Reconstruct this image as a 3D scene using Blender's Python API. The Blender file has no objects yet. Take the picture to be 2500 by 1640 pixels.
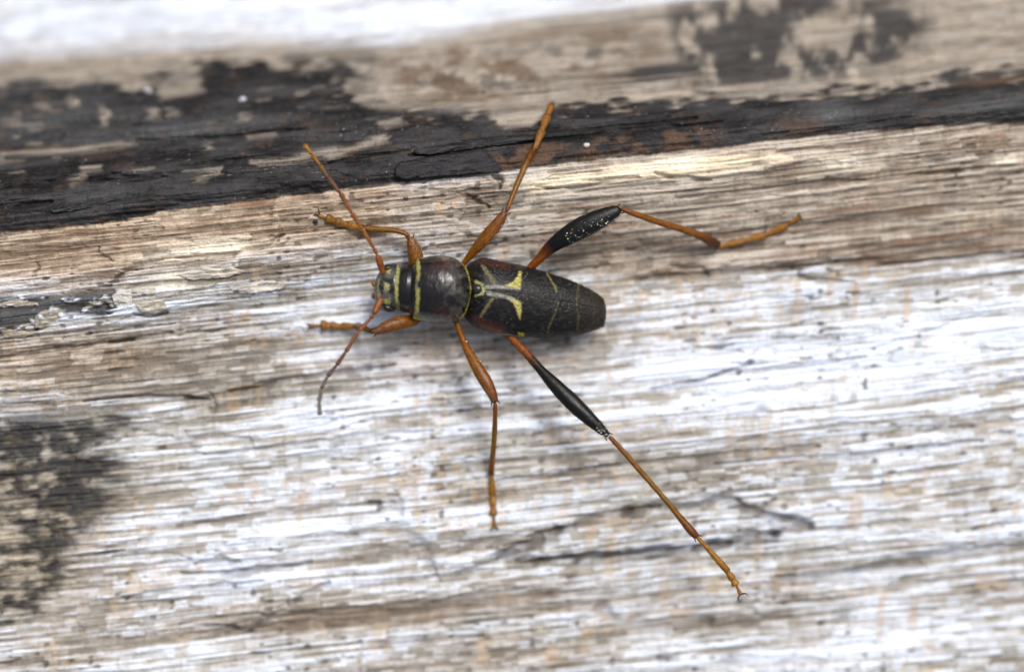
import bpy, math, random
import numpy as np

# ------------------------------------------------------------------ camera, sky, sun, exposure
sc = bpy.context.scene
PX = 0.025            # millimetres per photo pixel in the plane of focus
DIST = 100.0          # camera to plane of focus, millimetres
MM = 0.001

cam_data = bpy.data.cameras.new("camera")
cam = bpy.data.objects.new("camera", cam_data)
sc.collection.objects.link(cam)
cam.location = (0, 0, DIST * MM)
cam_data.sensor_width = 36.0
cam_data.lens = 36.0 * DIST / (2500 * PX)
cam_data.clip_start = 0.005
cam_data.clip_end = 50.0
cam_data.dof.use_dof = True
cam_data.dof.focus_distance = DIST * MM
cam_data.dof.aperture_fstop = cam_data.lens / 7.0      # 7 mm wide aperture
sc.camera = cam

SUN_EL, SUN_AZ = math.radians(60), math.radians(28)    # azimuth from +Y (up in the picture) towards +X
world = bpy.data.worlds.new("World")
sc.world = world
world.use_nodes = True
wn = world.node_tree.nodes
sky = wn.new("ShaderNodeTexSky")
sky.sky_type = 'NISHITA'
sky.sun_disc = False
sky.sun_elevation = SUN_EL
sky.sun_rotation = SUN_AZ
sky.dust_density = 8.0
sky.ozone_density = 0.6
cloud = wn.new("ShaderNodeHueSaturation")          # thin cloud greys the whole sky evenly
cloud.inputs["Saturation"].default_value = 0.55
world.node_tree.links.new(sky.outputs[0], cloud.inputs["Color"])
world.node_tree.links.new(cloud.outputs[0], wn["Background"].inputs[0])
wn["Background"].inputs[1].default_value = 0.078

sun_data = bpy.data.lights.new("sun", 'SUN')
sun_data.energy = 1.5
sun_data.angle = math.radians(14)
sun_data.color = (1.0, 0.982, 0.95)
sun = bpy.data.objects.new("sun", sun_data)
sc.collection.objects.link(sun)
sun.rotation_euler = (math.pi / 2 - SUN_EL, 0, math.pi - SUN_AZ)
sun.location = (0.1, 0.2, 0.4)

sc.view_settings.view_transform = 'Standard'
sc.view_settings.look = 'None'
sc.view_settings.gamma = 1.0
sc.view_settings.use_curve_mapping = False
sc.view_settings.exposure = 0.66
sc.render.engine = 'CYCLES'
sc.cycles.use_denoising = True
sc.cycles.max_bounces = 6

# ------------------------------------------------------------------ small maths helpers
RNG = np.random.default_rng(7)
TABLES = {}


def vnoise(x, y, seed):
    """smooth value noise in 0..1"""
    if seed not in TABLES:
        TABLES[seed] = np.random.default_rng(1000 + seed).random((256, 256)).astype(np.float32)
    t = TABLES[seed]
    xi = np.floor(x); yi = np.floor(y)
    fx = (x - xi).astype(np.float32); fy = (y - yi).astype(np.float32)
    fx = fx * fx * (3 - 2 * fx); fy = fy * fy * (3 - 2 * fy)
    xi = xi.astype(np.int64); yi = yi.astype(np.int64)
    x0 = xi & 255; x1 = (xi + 1) & 255; y0 = yi & 255; y1 = (yi + 1) & 255
    a = t[y0, x0]; b = t[y0, x1]; c = t[y1, x0]; d = t[y1, x1]
    return (a + (b - a) * fx) * (1 - fy) + (c + (d - c) * fx) * fy


def fbm(x, y, seed, n=4, gain=0.5):
    s = 0; a = 1; tot = 0
    for i in range(n):
        s = s + a * vnoise(x * 2 ** i + 17.3 * i, y * 2 ** i + 5.7 * i, seed + i)
        tot += a; a *= gain
    return s / tot


def hermite(xq, xs, ys):
    """Catmull-Rom style smooth interpolation through a table"""
    xs = np.asarray(xs, float); ys = np.asarray(ys, float)
    m = np.gradient(ys, xs)
    i = np.clip(np.searchsorted(xs, xq, side='right') - 1, 0, len(xs) - 2)
    h = xs[i + 1] - xs[i]
    t = np.clip((xq - xs[i]) / h, 0, 1)
    t2 = t * t; t3 = t2 * t
    return ((2 * t3 - 3 * t2 + 1) * ys[i] + (t3 - 2 * t2 + t) * h * m[i]
            + (-2 * t3 + 3 * t2) * ys[i + 1] + (t3 - t2) * h * m[i + 1])


def sstep(a, b, x):
    t = np.clip((x - a) / (b - a), 0, 1)
    return t * t * (3 - 2 * t)


def lin(r, g, b):
    c = np.array([r, g, b], float) / 255
    return np.where(c <= 0.04045, c / 12.92, ((c + 0.055) / 1.055) ** 2.4)


def seg_dist(X, Y, pts):
    """distance to a polyline, and position along it 0..1"""
    best = np.full(X.shape, 1e9); at = np.zeros(X.shape)
    lens = [math.dist(pts[i], pts[i + 1]) for i in range(len(pts) - 1)]
    tot = sum(lens) or 1; run = 0
    for i in range(len(pts) - 1):
        (ax, ay), (bx, by) = pts[i], pts[i + 1]
        dx, dy = bx - ax, by - ay
        t = np.clip(((X - ax) * dx + (Y - ay) * dy) / (dx * dx + dy * dy + 1e-9), 0, 1)
        d = np.hypot(X - ax - t * dx, Y - ay - t * dy)
        k = d < best
        best = np.where(k, d, best); at = np.where(k, (run + t * lens[i]) / tot, at)
        run += lens[i]
    return best, at


def in_poly(X, Y, pts):
    ins = np.zeros(X.shape, bool)
    n = len(pts)
    for i in range(n):
        (ax, ay), (bx, by) = pts[i], pts[(i + 1) % n]
        if ay == by:
            continue
        c = ((ay > Y) != (by > Y)) & (X < (bx - ax) * (Y - ay) / (by - ay) + ax)
        ins ^= c
    return ins


def poly_soft(X, Y, pts, soft):
    """1 inside, fading over `soft` pixels at the outline"""
    d, _ = seg_dist(X, Y, list(pts) + [pts[0]])
    s = np.where(in_poly(X, Y, pts), d, -d)
    return sstep(-soft, soft, s)


def unproject(px, py, z):
    """photo pixel at height z (mm, 0 = plane of focus) to a point in millimetres"""
    k = PX * (DIST - z) / DIST
    return (np.asarray(px) - 1250) * k, (820 - np.asarray(py)) * k


# ------------------------------------------------------------------ scene helpers
def link_mesh(name, verts, faces, mat, parent=None, tint=None, rough=None, smooth=True):
    """verts in millimetres (N,3); faces (M,4) or (M,3) array or list"""
    me = bpy.data.meshes.new(name)
    v = np.asarray(verts, np.float32) * MM
    if isinstance(faces, np.ndarray):
        k = faces.shape[1]
        me.vertices.add(len(v)); me.vertices.foreach_set("co", v.ravel())
        me.loops.add(faces.size); me.loops.foreach_set("vertex_index", faces.astype(np.int32).ravel())
        me.polygons.add(len(faces))
        me.polygons.foreach_set("loop_start", np.arange(0, faces.size, k, dtype=np.int32))
        me.polygons.foreach_set("loop_total", np.full(len(faces), k, np.int32))
        me.update(calc_edges=True)
    else:
        me.from_pydata(v.tolist(), [], faces)
    if smooth:
        me.polygons.foreach_set("use_smooth", np.ones(len(me.polygons), bool))
    if tint is not None:
        a = me.color_attributes.new("tint", 'FLOAT_COLOR', 'POINT')
        c = np.ones((len(v), 4), np.float32); c[:, :3] = tint
        a.data.foreach_set("color", c.ravel())
    if rough is not None:
        a = me.attributes.new("rough", 'FLOAT', 'POINT')
        a.data.foreach_set("value", np.broadcast_to(np.asarray(rough, np.float32), (len(v),)).copy())
    me.materials.append(mat)
    me.validate()
    ob = bpy.data.objects.new(name, me)
    sc.collection.objects.link(ob)
    if parent is not None:
        ob.parent = parent
        ob.matrix_parent_inverse = parent.matrix_world.inverted()
    return ob


def empty(name, loc_mm, parent=None):
    o = bpy.data.objects.new(name, None)
    o.empty_display_size = 0.002
    sc.collection.objects.link(o)
    o.location = tuple(c * MM for c in loc_mm)
    if parent is not None:
        o.parent = parent
    bpy.context.view_layer.update()
    if parent is not None:
        o.matrix_parent_inverse = parent.matrix_world.inverted()
        bpy.context.view_layer.update()
    return o


def tag(o, label, cat, group=None, kind=None):
    o["label"] = label; o["category"] = cat
    if group: o["group"] = group
    if kind: o["kind"] = kind


def grid_faces(nr, nc, wrap=False):
    r = np.arange(nr - 1)[:, None]
    c = np.arange(nc if wrap else nc - 1)[None, :]
    c1 = (c + 1) % nc
    return np.stack([r * nc + c, r * nc + c1, (r + 1) * nc + c1, (r + 1) * nc + c], -1).reshape(-1, 4)


# ------------------------------------------------------------------ materials
def new_mat(name):
    m = bpy.data.materials.new(name); m.use_nodes = True
    return m, m.node_tree.nodes, m.node_tree.links, m.node_tree.nodes["Principled BSDF"]


def wood_material():
    m, n, l, b = new_mat("weathered_wood")
    att = n.new("ShaderNodeAttribute"); att.attribute_name = "tint"
    ra = n.new("ShaderNodeAttribute"); ra.attribute_name = "rough"
    tc = n.new("ShaderNodeTexCoord")
    mp = n.new("ShaderNodeMapping")
    mp.inputs["Rotation"].default_value = (0, 0, -0.1)
    mp.inputs["Scale"].default_value = (450, 5200, 1500)
    l.new(tc.outputs["Object"], mp.inputs[0])
    nz = n.new("ShaderNodeTexNoise"); nz.inputs["Scale"].default_value = 1.0; nz.inputs["Detail"].default_value = 3
    l.new(mp.outputs[0], nz.inputs[0])
    gr = n.new("ShaderNodeTexNoise"); gr.inputs["Scale"].default_value = 6500; gr.inputs["Detail"].default_value = 2
    l.new(tc.outputs["Object"], gr.inputs[0])
    r1 = n.new("ShaderNodeMapRange"); r1.inputs[1].default_value = 0.3; r1.inputs[2].default_value = 0.7
    r1.inputs[3].default_value = 0.80; r1.inputs[4].default_value = 1.16
    l.new(nz.outputs[0], r1.inputs[0])
    r2 = n.new("ShaderNodeMapRange"); r2.inputs[1].default_value = 0.3; r2.inputs[2].default_value = 0.7
    r2.inputs[3].default_value = 0.90; r2.inputs[4].default_value = 1.08
    l.new(gr.outputs[0], r2.inputs[0])
    mu = n.new("ShaderNodeMath"); mu.operation = 'MULTIPLY'
    l.new(r1.outputs[0], mu.inputs[0]); l.new(r2.outputs[0], mu.inputs[1])
    vm = n.new("ShaderNodeVectorMath"); vm.operation = 'SCALE'
    l.new(att.outputs["Color"], vm.inputs[0]); l.new(mu.outputs[0], vm.inputs["Scale"])
    l.new(vm.outputs[0], b.inputs["Base Color"])
    l.new(ra.outputs["Fac"], b.inputs["Roughness"])
    b.inputs["Specular IOR Level"].default_value = 0.22
    ad = n.new("ShaderNodeMath"); ad.operation = 'ADD'
    l.new(nz.outputs[0], ad.inputs[0]); l.new(gr.outputs[0], ad.inputs[1])
    bp = n.new("ShaderNodeBump"); bp.inputs["Strength"].default_value = 0.6
    bp.inputs["Distance"].default_value = 0.00012
    l.new(ad.outputs[0], bp.inputs["Height"]); l.new(bp.outputs[0], b.inputs["Normal"])
    return m


def chitin_material(name, scale=9000, bump=0.00003, sss=0.0, spec=0.5, aniso=None):
    m, n, l, b = new_mat(name)
    att = n.new("ShaderNodeAttribute"); att.attribute_name = "tint"
    ra = n.new("ShaderNodeAttribute"); ra.attribute_name = "rough"
    tc = n.new("ShaderNodeTexCoord")
    mp = n.new("ShaderNodeMapping")
    mp.inputs["Scale"].default_value = aniso or (scale, scale, scale)
    l.new(tc.outputs["Object"], mp.inputs[0])
    nz = n.new("ShaderNodeTexNoise"); nz.inputs["Scale"].default_value = 1.0; nz.inputs["Detail"].default_value = 3
    l.new(mp.outputs[0], nz.inputs[0])
    r1 = n.new("ShaderNodeMapRange"); r1.inputs[1].default_value = 0.3; r1.inputs[2].default_value = 0.7
    r1.inputs[3].default_value = 0.65; r1.inputs[4].default_value = 1.4
    l.new(nz.outputs[0], r1.inputs[0])
    vm = n.new("ShaderNodeVectorMath"); vm.operation = 'SCALE'
    l.new(att.outputs["Color"], vm.inputs[0]); l.new(r1.outputs[0], vm.inputs["Scale"])
    l.new(vm.outputs[0], b.inputs["Base Color"])
    l.new(ra.outputs["Fac"], b.inputs["Roughness"])
    b.inputs["Specular IOR Level"].default_value = spec
    if sss:
        b.inputs["Subsurface Weight"].default_value = sss
        b.inputs["Subsurface Radius"].default_value = (1.0, 0.45, 0.12)
        b.inputs["Subsurface Scale"].default_value = 0.00025
    bp = n.new("ShaderNodeBump"); bp.inputs["Strength"].default_value = 0.7
    bp.inputs["Distance"].default_value = bump
    l.new(nz.outputs[0], bp.inputs["Height"]); l.new(bp.outputs[0], b.inputs["Normal"])
    return m


M_WOOD = wood_material()
M_BODY = chitin_material("black_chitin", 7000, 0.000018, spec=0.45)
M_ELYTRA = chitin_material("elytra_chitin", 1, 0.00003, spec=0.22, aniso=(3000, 12000, 9000))
M_LEG = chitin_material("amber_chitin", 9000, 0.00003, sss=0.12, spec=0.3)
M_EYE = chitin_material("eye_chitin", 16000, 0.00003, spec=0.7)
M_HAIR = chitin_material("hair", 4000, 0.00001, spec=0.15)
M_GRAIN = chitin_material("pale_grains", 5000, 0.00004, sss=0.2, spec=0.4)

# ------------------------------------------------------------------ the wood the beetle walks on
EDGE = ([-1500, -700, 0, 135, 269, 346, 423, 576, 807, 973, 1107, 1223, 1338, 1453, 1700, 1984, 2176, 2500, 3200, 4000],
        [690, 640, 567, 553, 541, 526, 511, 492, 465, 446, 436, 419, 404, 390, 366, 334, 315, 296, 250, 200])
BASE_X = [-1500, 0, 500, 1000, 1500, 2000, 2500, 4000]
BASE_D = [-1900, -560, -400, -250, -120, 0, 150, 300, 500, 800, 1150, 2400]
BASE_Z = [
    [-50, -15.0, -10.0, -5.4, -2.0, -0.5, -0.7, -1.4, -2.2, -2.6, -3.0, -8],
    [-50, -15.0, -10.0, -5.4, -1.9, -0.4, -0.5, -1.2, -2.0, -2.5, -2.9, -8],
    [-50, -15.0, -9.8, -5.2, -1.8, -0.3, -0.6, -2.2, -2.8, -3.0, -3.4, -8],
    [-50, -14.5, -9.6, -5.2, -1.9, -0.5, -1.7, -3.5, -3.6, -3.4, -4.2, -8],
    [-50, -14.0, -9.6, -6.0, -3.1, -1.4, -2.6, -3.6, -3.7, -3.6, -4.6, -8],
    [-50, -14.0, -9.8, -6.8, -4.2, -2.3, -2.9, -3.4, -3.6, -3.8, -4.8, -8],
    [-50, -14.0, -10.0, -7.2, -4.8, -2.9, -3.2, -3.5, -3.7, -3.9, -5.0, -8],
    [-50, -14.5, -10.6, -7.8, -5.6, -3.6, -3.7, -3.9, -4.0, -4.2, -5.4, -8],
]


def edge_y(px):
    return hermite(px, *EDGE)


def wood_base(px, py):
    d = np.clip(py - edge_y(px), -1900, 2400)
    cols = [hermite(d, BASE_D, BASE_Z[i]) for i in range(len(BASE_X))]
    xs = np.array(BASE_X, float)
    i = np.clip(np.searchsorted(xs, px, side='right') - 1, 0, len(xs) - 2)
    t = np.clip((px - xs[i]) / (xs[i + 1] - xs[i]), 0, 1)
    t = t * t * (3 - 2 * t) * 0.5 + t * 0.5
    C = np.stack(cols)
    a = np.take_along_axis(C, np.expand_dims(i, 0), 0)[0]
    b = np.take_along_axis(C, np.expand_dims(i + 1, 0), 0)[0]
    return a + (b - a) * t


def wood_axis(lo, hi, step, far_lo, far_hi):
    core = np.arange(lo, hi + step, step)
    g = np.cumsum(np.linspace(step, 60, 44))
    left = (core[0] - g)[::-1]; right = core[-1] + g
    left = left[left > far_lo]; right = right[right < far_hi]
    return np.concatenate([left, core, right])


def build_wood():
    ax = wood_axis(-60, 2560, 2.5, -1350, 3850)
    ay = wood_axis(-60, 1700, 2.2, -1250, 2900)
    X, Y = np.meshgrid(ax, ay)
    nr, nc = X.shape
    base = wood_base(X, Y)
    dE = Y - edge_y(X)

    # grain coordinates: u along the fibres, v across them
    W1 = fbm(X / 900, Y / 420, 1, 2) - 0.5
    W2 = fbm(X / 190, Y / 70, 5, 3) - 0.5
    U = X + 4 * W2
    V = Y + 0.103 * X + 30 * W1 + 1.2 * W2
    # streaks of several sizes
    s1 = vnoise(U / 900, V / 40, 11)
    s2 = vnoise(U / 420, V / 15, 12)
    s3 = vnoise(U / 200, V / 7.5, 13)
    s4 = vnoise(U / 84, V / 4.6, 14)
    s5 = vnoise(U / 30, V / 7.0, 15)
    s6 = vnoise(U / 9, V / 26.0, 16)        # rays across the grain
    s7 = vnoise(U / 280, V / 3.2, 17)
    s8 = vnoise(U / 26, V / 3.6, 18)
    blot = fbm(X / 300, V / 110, 21, 4)
    spk = vnoise(X / 7, Y / 6, 25)
    # fibre segments: rows cut into lengths, each with its own tone
    def segments(h, L, seed):
        fr = V / h + 1.2 * (vnoise(U / 300, V / 60, seed + 1) - .5)
        row = np.floor(fr).astype(np.int64)
        off = TABLES.setdefault(seed, np.random.default_rng(seed).random((256, 256)).astype(np.float32))
        fc = U / L + 7.3 * off[3, (row // 2) & 255] + 0.25 * (s5 - .5) + 0.12 * (spk - .5)
        col = np.floor(fc).astype(np.int64)
        tone = off[row & 255, col & 255]
        dr = np.minimum(fr - row, 1 - (fr - row)) * h; dc = np.minimum(fc - col, 1 - (fc - col)) * L
        return tone, np.exp(-(np.minimum(dr * 1.3, dc) / 2.2) ** 2)
    g1, b1 = segments(19, 74, 301)
    g2, b2 = segments(10, 34, 303)

    streak = 0.13 * s1 + 0.16 * s2 + 0.20 * s3 + 0.18 * s4 + 0.03 * s5 + 0.07 * s6 + 0.20 * s7 + 0.09 * s8
    patchy = sstep(0.35, 0.65, vnoise(U / 240, V / 70, 19))
    streak = np.clip((streak - 0.5) * 3.3 + 0.5 + (0.52 * (g1 - 0.5) - 0.18 * b1) * patchy + 0.24 * (g2 - .5) - 0.10 * b2 * patchy, 0, 1)

    # zones where the fibres are cut into a mosaic of pale blocks by the rays
    mz = vnoise(U / 300, V / 90, 20)
    for cx, cy, rx, ry in [(1600, 1150, 420, 110), (2150, 1230, 260, 60), (330, 1400, 220, 50), (1550, 1310, 260, 40), (1500, 720, 260, 60), (900, 1330, 260, 70), (2100, 730, 260, 50), (600, 1180, 300, 100)]:
        mz = np.maximum(mz, 0.9 * np.exp(-((X - cx) / rx) ** 2 - ((Y - cy + 0.1 * (X - cx)) / ry) ** 2))
    mz = sstep(0.42, 0.72, mz)
    blocks = sstep(0.28, 0.60, 0.6 * g2 + 0.4 * g1) * (1 - 0.55 * b2) * (1 - 0.3 * b1)
    streak = streak + (0.50 * streak + 0.46 * blocks + 0.10 * (s7 - .3) - streak) * mz * 0.85
    streak = np.clip(streak, 0, 1)

    # layered flakes: terraces with ragged rims
    terr = fbm(U / 700, V / 80, 31, 3, 0.5) * 7 + 0.20 * (s4 - .5) + 0.16 * (s5 - .5) + 0.10 * (spk - .5)
    tf = terr - np.floor(terr)
    ledge = np.floor(terr) + sstep(0.0, 0.10, tf)
    rim = np.exp(-(np.minimum(tf, 1 - tf) / 0.05) ** 2)

    relief = 0.13 * (ledge - 4.0) + 0.16 * (s2 - .5) + 0.14 * (s3 - .5) + 0.10 * (s4 - .5) + 0.13 * (s7 - .5) + 0.4 * (s1 - .5) + 0.07 * (s8 - .5)
    relief += 0.07 * (g1 - .5) - 0.05 * b1 * patchy

    # ---------------- tone of the wood
    white = 0.60 + 0.0 * X
    def blob(cx, cy, rx, ry, amt, slope=-0.1):
        e = ((X - cx) / rx) ** 2 + ((Y - cy - slope * (X - cx)) / ry) ** 2
        return amt * np.exp(-e)
    white += blob(2080, 860, 620, 95, 0.42) + blob(2350, 1010, 420, 90, 0.18) + blob(1750, 940, 240, 70, 0.2)
    white += blob(620, 1220, 430, 190, 0.16) + blob(650, 1370, 300, 60, 0.12) + blob(560, 880, 150, 60, 0.0)
    white += blob(850, 860, 130, 40, 0.18) + blob(1080, 950, 400, 60, 0.10)
    white += blob(1000, 1120, 260, 70, 0.12) + blob(2250, 1560, 460, 70, 0.20) + blob(1080, 1270, 220, 36, 0.12)
    white -= blob(260, 900, 340, 95, 0.30) + blob(560, 960, 180, 30, 0.2)
    white -= blob(1400, 1080, 260, 60, 0.16) + blob(950, 1490, 300, 26, 0.34) + blob(400, 1520, 420, 30, 0.20)
    white -= blob(1650, 1130, 200, 50, 0.12) + blob(1650, 1530, 300, 26, 0.25) + blob(1700, 820, 240, 26, 0.2)
    white -= blob(2050, 1040, 250, 18, 0.20) + blob(2200, 720, 300, 60, 0.10) + blob(2000, 1480, 400, 40, 0.15)
    white += 0.55 * (blot - 0.5)

    tan = np.zeros_like(X)
    # brown strip under the charred edge, left part
    tan = np.maximum(tan, sstep(210, 90, dE + 50 * (blot - .5)) * sstep(1150, 900, X) * (dE > 0))
    # brown-grey strip on the right, down to the line of the lower ledge
    low_line = np.interp(X, [1150, 1300, 1600, 1746, 1938, 2042, 2200, 2500, 3500], [540, 640, 690, 668, 654, 642, 645, 622, 560])
    tan = np.maximum(tan, sstep(10, -16, Y - low_line + 26 * (s3 - .5)) * sstep(1100, 1350, X + 120 * (blot - .5)))
    tan = np.maximum(tan, 0.75 * poly_soft(X, Y + 30 * (s2 - .5), [(850, 445), (1400, 400), (1400, 640), (1150, 640), (1050, 600), (850, 600)], 40))
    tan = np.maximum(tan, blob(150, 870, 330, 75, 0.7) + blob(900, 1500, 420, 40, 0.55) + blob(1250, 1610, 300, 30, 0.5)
                     + blob(1200, 850, 360, 60, 0.65) + blob(90, 1350, 170, 140, 0.7))  # first blob: brown wood, strengthened to paint in the body's brownish shadow
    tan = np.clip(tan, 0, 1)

    k = np.clip(0.5 + (streak - 0.5) * 0.92 + (white - 0.57) * 1.25, 0, 1)[..., None]
    dark_w, mid_w, lite_w = lin(112, 106, 98), lin(164, 160, 153), lin(216, 224, 238)
    wcol = np.where(k < 0.45, dark_w + (mid_w - dark_w) * (k / 0.45), mid_w + (lite_w - mid_w) * ((k - 0.45) / 0.55))
    kt = np.clip(streak * 0.95 + 0.35 * (blot - .5) + 0.04, 0, 1)[..., None]
    dark_t, mid_t, lite_t = lin(94, 83, 72), lin(140, 129, 116), lin(190, 180, 168)
    tcol = np.where(kt < 0.5, dark_t + (mid_t - dark_t) * (kt / 0.5), mid_t + (lite_t - mid_t) * ((kt - 0.5) / 0.5))
    left = sstep(1250, 950, X)[..., None]
    tcol = tcol * (1 + left * (np.array([1.06, 0.97, 0.88]) - 1))
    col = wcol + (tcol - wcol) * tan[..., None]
    rough = 0.62 - 0.12 * streak

    def mix(mask, c):
        nonlocal col
        col = col + (np.asarray(c) - col) * np.clip(mask, 0, 1)[..., None]

    # warm orange ray blocks and fine rusty fibres
    ray = vnoise(U / 9, V / 34, 41) * sstep(0.55, 0.75, vnoise(U / 150, V / 60, 42))
    mix(sstep(0.52, 0.72, ray) * 0.30 * (1 - tan * .5), lin(188, 160, 124))
    rays2 = np.zeros_like(X)
    for cx, cy, w, h in [(1490, 1350, 12, 46), (1180, 1590, 14, 36), (2090, 1250, 16, 50), (1010, 1170, 16, 40), (1945, 740, 9, 60),
                         (2090, 735, 8, 46), (2215, 745, 8, 50), (2150, 1500, 9, 60), (2230, 1495, 12, 46), (365, 1240, 12, 16),
                         (740, 1220, 12, 16), (1850, 1340, 7, 40), (1345, 1595, 10, 24), (1430, 1560, 8, 40), (2170, 1180, 9, 40),
                         (1440, 1310, 10, 26), (1900, 1420, 12, 30), (2060, 920, 10, 18), (120, 1180, 30, 40), (1950, 1440, 34, 12),
                         (1660, 1500, 30, 14), (2420, 1420, 40, 18), (1075, 505, 12, 20), (1110, 500, 9, 16), (1330, 610, 20, 12),
                         (1230, 615, 16, 20), (600, 770, 16, 8), (355, 1290, 22, 12), (760, 1430, 30, 14), (1230, 1455, 24, 10)]:
        e = np.maximum(np.abs(X - cx + 3 * (s4 - .5) + .1 * (Y - cy)) / w, np.abs(Y - cy) / h)
        rays2 = np.maximum(rays2, sstep(1.12, 0.8, e))
    mix(rays2 * (0.15 + 0.5 * s4), lin(180, 154, 122))
    rust = sstep(0.60, 0.80, vnoise(U / 150, V / 3.4, 44)) * np.maximum(sstep(0.45, 0.6, vnoise(U / 240, V / 60, 45)), sstep(90, 20, dE) * sstep(1150, 900, X))
    mix(rust * 0.6 * (0.3 + 0.7 * tan), lin(112, 80, 58))
    # short dark pits
    pit = sstep(0.80, 0.87, vnoise(U / 22, V / 6.5, 47)) * sstep(0.50, 0.62, vnoise(X / 170, Y / 90, 48))
    mix(pit * 0.75, lin(70, 64, 58)); relief -= 0.12 * pit
    # grey lines at ledge rims
    mix(rim * 0.30 * (1 - tan * .4) * (dE > 0), lin(112, 106, 100))

    # ---------------- cracks
    wx = X + 10 * (s5 - .5); wy = Y + 9 * (s4 - .5) + 5 * (s3 - .5)

    def window(pts, pad):
        xs = [p[0] for p in pts]; ys = [p[1] for p in pts]
        i0, i1 = np.searchsorted(ay, [min(ys) - pad, max(ys) + pad])
        j0, j1 = np.searchsorted(ax, [min(xs) - pad, max(xs) + pad])
        return slice(i0, i1), slice(j0, j1)

    def crack(pts, w, dark, depth, tone=(60, 54, 50), taper=True):
        nonlocal col
        sl = window(pts, w * 4 + 20)
        d, t = seg_dist(wx[sl], wy[sl], pts)
        ww = w * ((0.35 + 0.65 * np.sin(np.pi * np.clip(t, 0.02, 0.98))) if taper else 1)
        ww = ww * (0.6 + 0.8 * s5[sl])
        m = sstep(1.25, 0.45, d / ww) * (0.35 + 0.65 * sstep(0.25, 0.6, vnoise(U[sl] / 26, V[sl] / 5.5, 58)))
        col[sl] += (lin(*tone) - col[sl]) * (m * dark)[..., None]
        relief[sl] -= depth * sstep(1.6, 0.3, d / ww)

    crack([(1261, 1372), (1480, 1354), (1700, 1337), (1780, 1328)], 9, 0.65, 0.8, (74, 68, 60), False)
    crack([(1300, 1380), (1480, 1362), (1700, 1350)], 17, 0.45, 0.5, (84, 72, 66))
    crack([(1700, 1342), (1815, 1322), (1900, 1306)], 22, 0.62, 0.7, (72, 66, 62))
    crack([(1880, 1304), (2000, 1296), (2120, 1282)], 7, 0.4, 0.3, (120, 110, 95))
    crack([(1205, 1362), (1245, 1345), (1320, 1318)], 24, 0.62, 0.5, (78, 76, 76))
    crack([(1219, 1359), (1280, 1332), (1400, 1290)], 17, 0.5, 0.5, (92, 88, 86))
    crack([(1340, 1302), (1375, 1290)], 13, 0.85, 0.6, (54, 52, 52))
    crack([(1369, 1294), (1453, 1267), (1542, 1243), (1610, 1238)], 13, 0.45, 0.5, (100, 86, 76))
    crack([(1520, 1250), (1545, 1238)], 11, 0.7, 0.5, (84, 60, 48))
    crack([(1590, 1236), (1708, 1232), (1754, 1222), (1792, 1226), (1830, 1247), (1869, 1258), (1977, 1282)], 10, 0.55, 0.5, (76, 72, 72), False)
    crack([(1820, 1236), (1880, 1262), (1900, 1278), (1980, 1286)], 26, 0.6, 0.2, (96, 90, 90))
    crack([(946, 1212), (965, 1225), (977, 1255)], 18, 0.28, 0.3, (110, 106, 102))
    crack([(860, 1302), (988, 1305), (1030, 1336), (1046, 1374), (1069, 1413)], 18, 0.3, 0.3, (112, 108, 104))
    crack([(1110, 1400), (1180, 1378), (1260, 1372)], 9, 0.35, 0.3, (112, 106, 98))
    crack([(1100, 1322), (1180, 1320), (1260, 1306)], 7, 0.4, 0.3, (112, 108, 104))
    crack([(1900, 1416), (1984, 1408), (2169, 1380), (2330, 1352), (2500, 1336), (2700, 1312)], 14, 0.42, 0.6, (116, 111, 108), False)
    crack([(1990, 1420), (2100, 1408), (2250, 1378)], 18, 0.25, 0.5, (130, 125, 122))
    crack([(700, 1520), (800, 1509), (1030, 1490), (1184, 1467), (1330, 1450)], 24, 0.22, 0.4, (132, 118, 108), False)
    crack([(877, 1577), (1040, 1562), (1177, 1551)], 6, 0.5, 0.5, (118, 112, 108))
    crack([(1469, 1490), (1485, 1512), (1520, 1526), (1600, 1528), (1720, 1520)], 20, 0.25, 0.45, (134, 128, 124), False)
    crack([(1560, 690), (1600, 679), (1746, 667), (1938, 652), (2042, 640), (2200, 643), (2350, 632), (2500, 619)], 9, 0.28, 0.45, (112, 105, 100), False)
    crack([(1640, 650), (1715, 655), (1735, 670)], 7, 0.3, 0.4, (130, 124, 120))
    crack([(1590, 952), (1715, 928), (1770, 905), (1835, 885)], 4, 0.65, 0.6, (96, 88, 80), False)
    crack([(1938, 650), (1950, 670), (1985, 682), (2080, 690)], 6, 0.45, 0.4, (120, 112, 108))
    crack([(204, 980), (330, 968), (442, 966), (510, 975)], 6, 0.65, 0.6, (78, 72, 66))
    crack([(512, 960), (516, 985), (524, 1004)], 12, 0.35, 0.3, (104, 98, 92))
    crack([(560, 955), (645, 938), (845, 905), (960, 890)], 7, 0.45, 0.6, (116, 108, 100))
    crack([(211, 815), (320, 802), (427, 790)], 4, 0.85, 0.4, (54, 52, 50))
    crack([(0, 870), (130, 850), (270, 835), (420, 812)], 4, 0.55, 0.4, (84, 78, 68), False)
    crack([(270, 902), (320, 896)], 5, 0.8, 0.2, (52, 50, 48)); crack([(288, 880), (338, 875)], 4, 0.8, 0.2, (52, 50, 48))
    crack([(225, 866), (305, 855)], 6, 0.7, 0.2, (60, 58, 56)); crack([(265, 836), (325, 828)], 5, 0.8, 0.2, (50, 48, 46))
    crack([(196, 1358), (250, 1352), (304, 1344)], 5, 0.85, 0.4, (50, 48, 46))
    crack([(304, 1350), (420, 1352), (465, 1366), (475, 1382)], 5, 0.3, 0.2, (110, 106, 102))
    crack([(473, 1380), (530, 1372), (580, 1370)], 12, 0.5, 0.5, (136, 132, 130))
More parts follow.
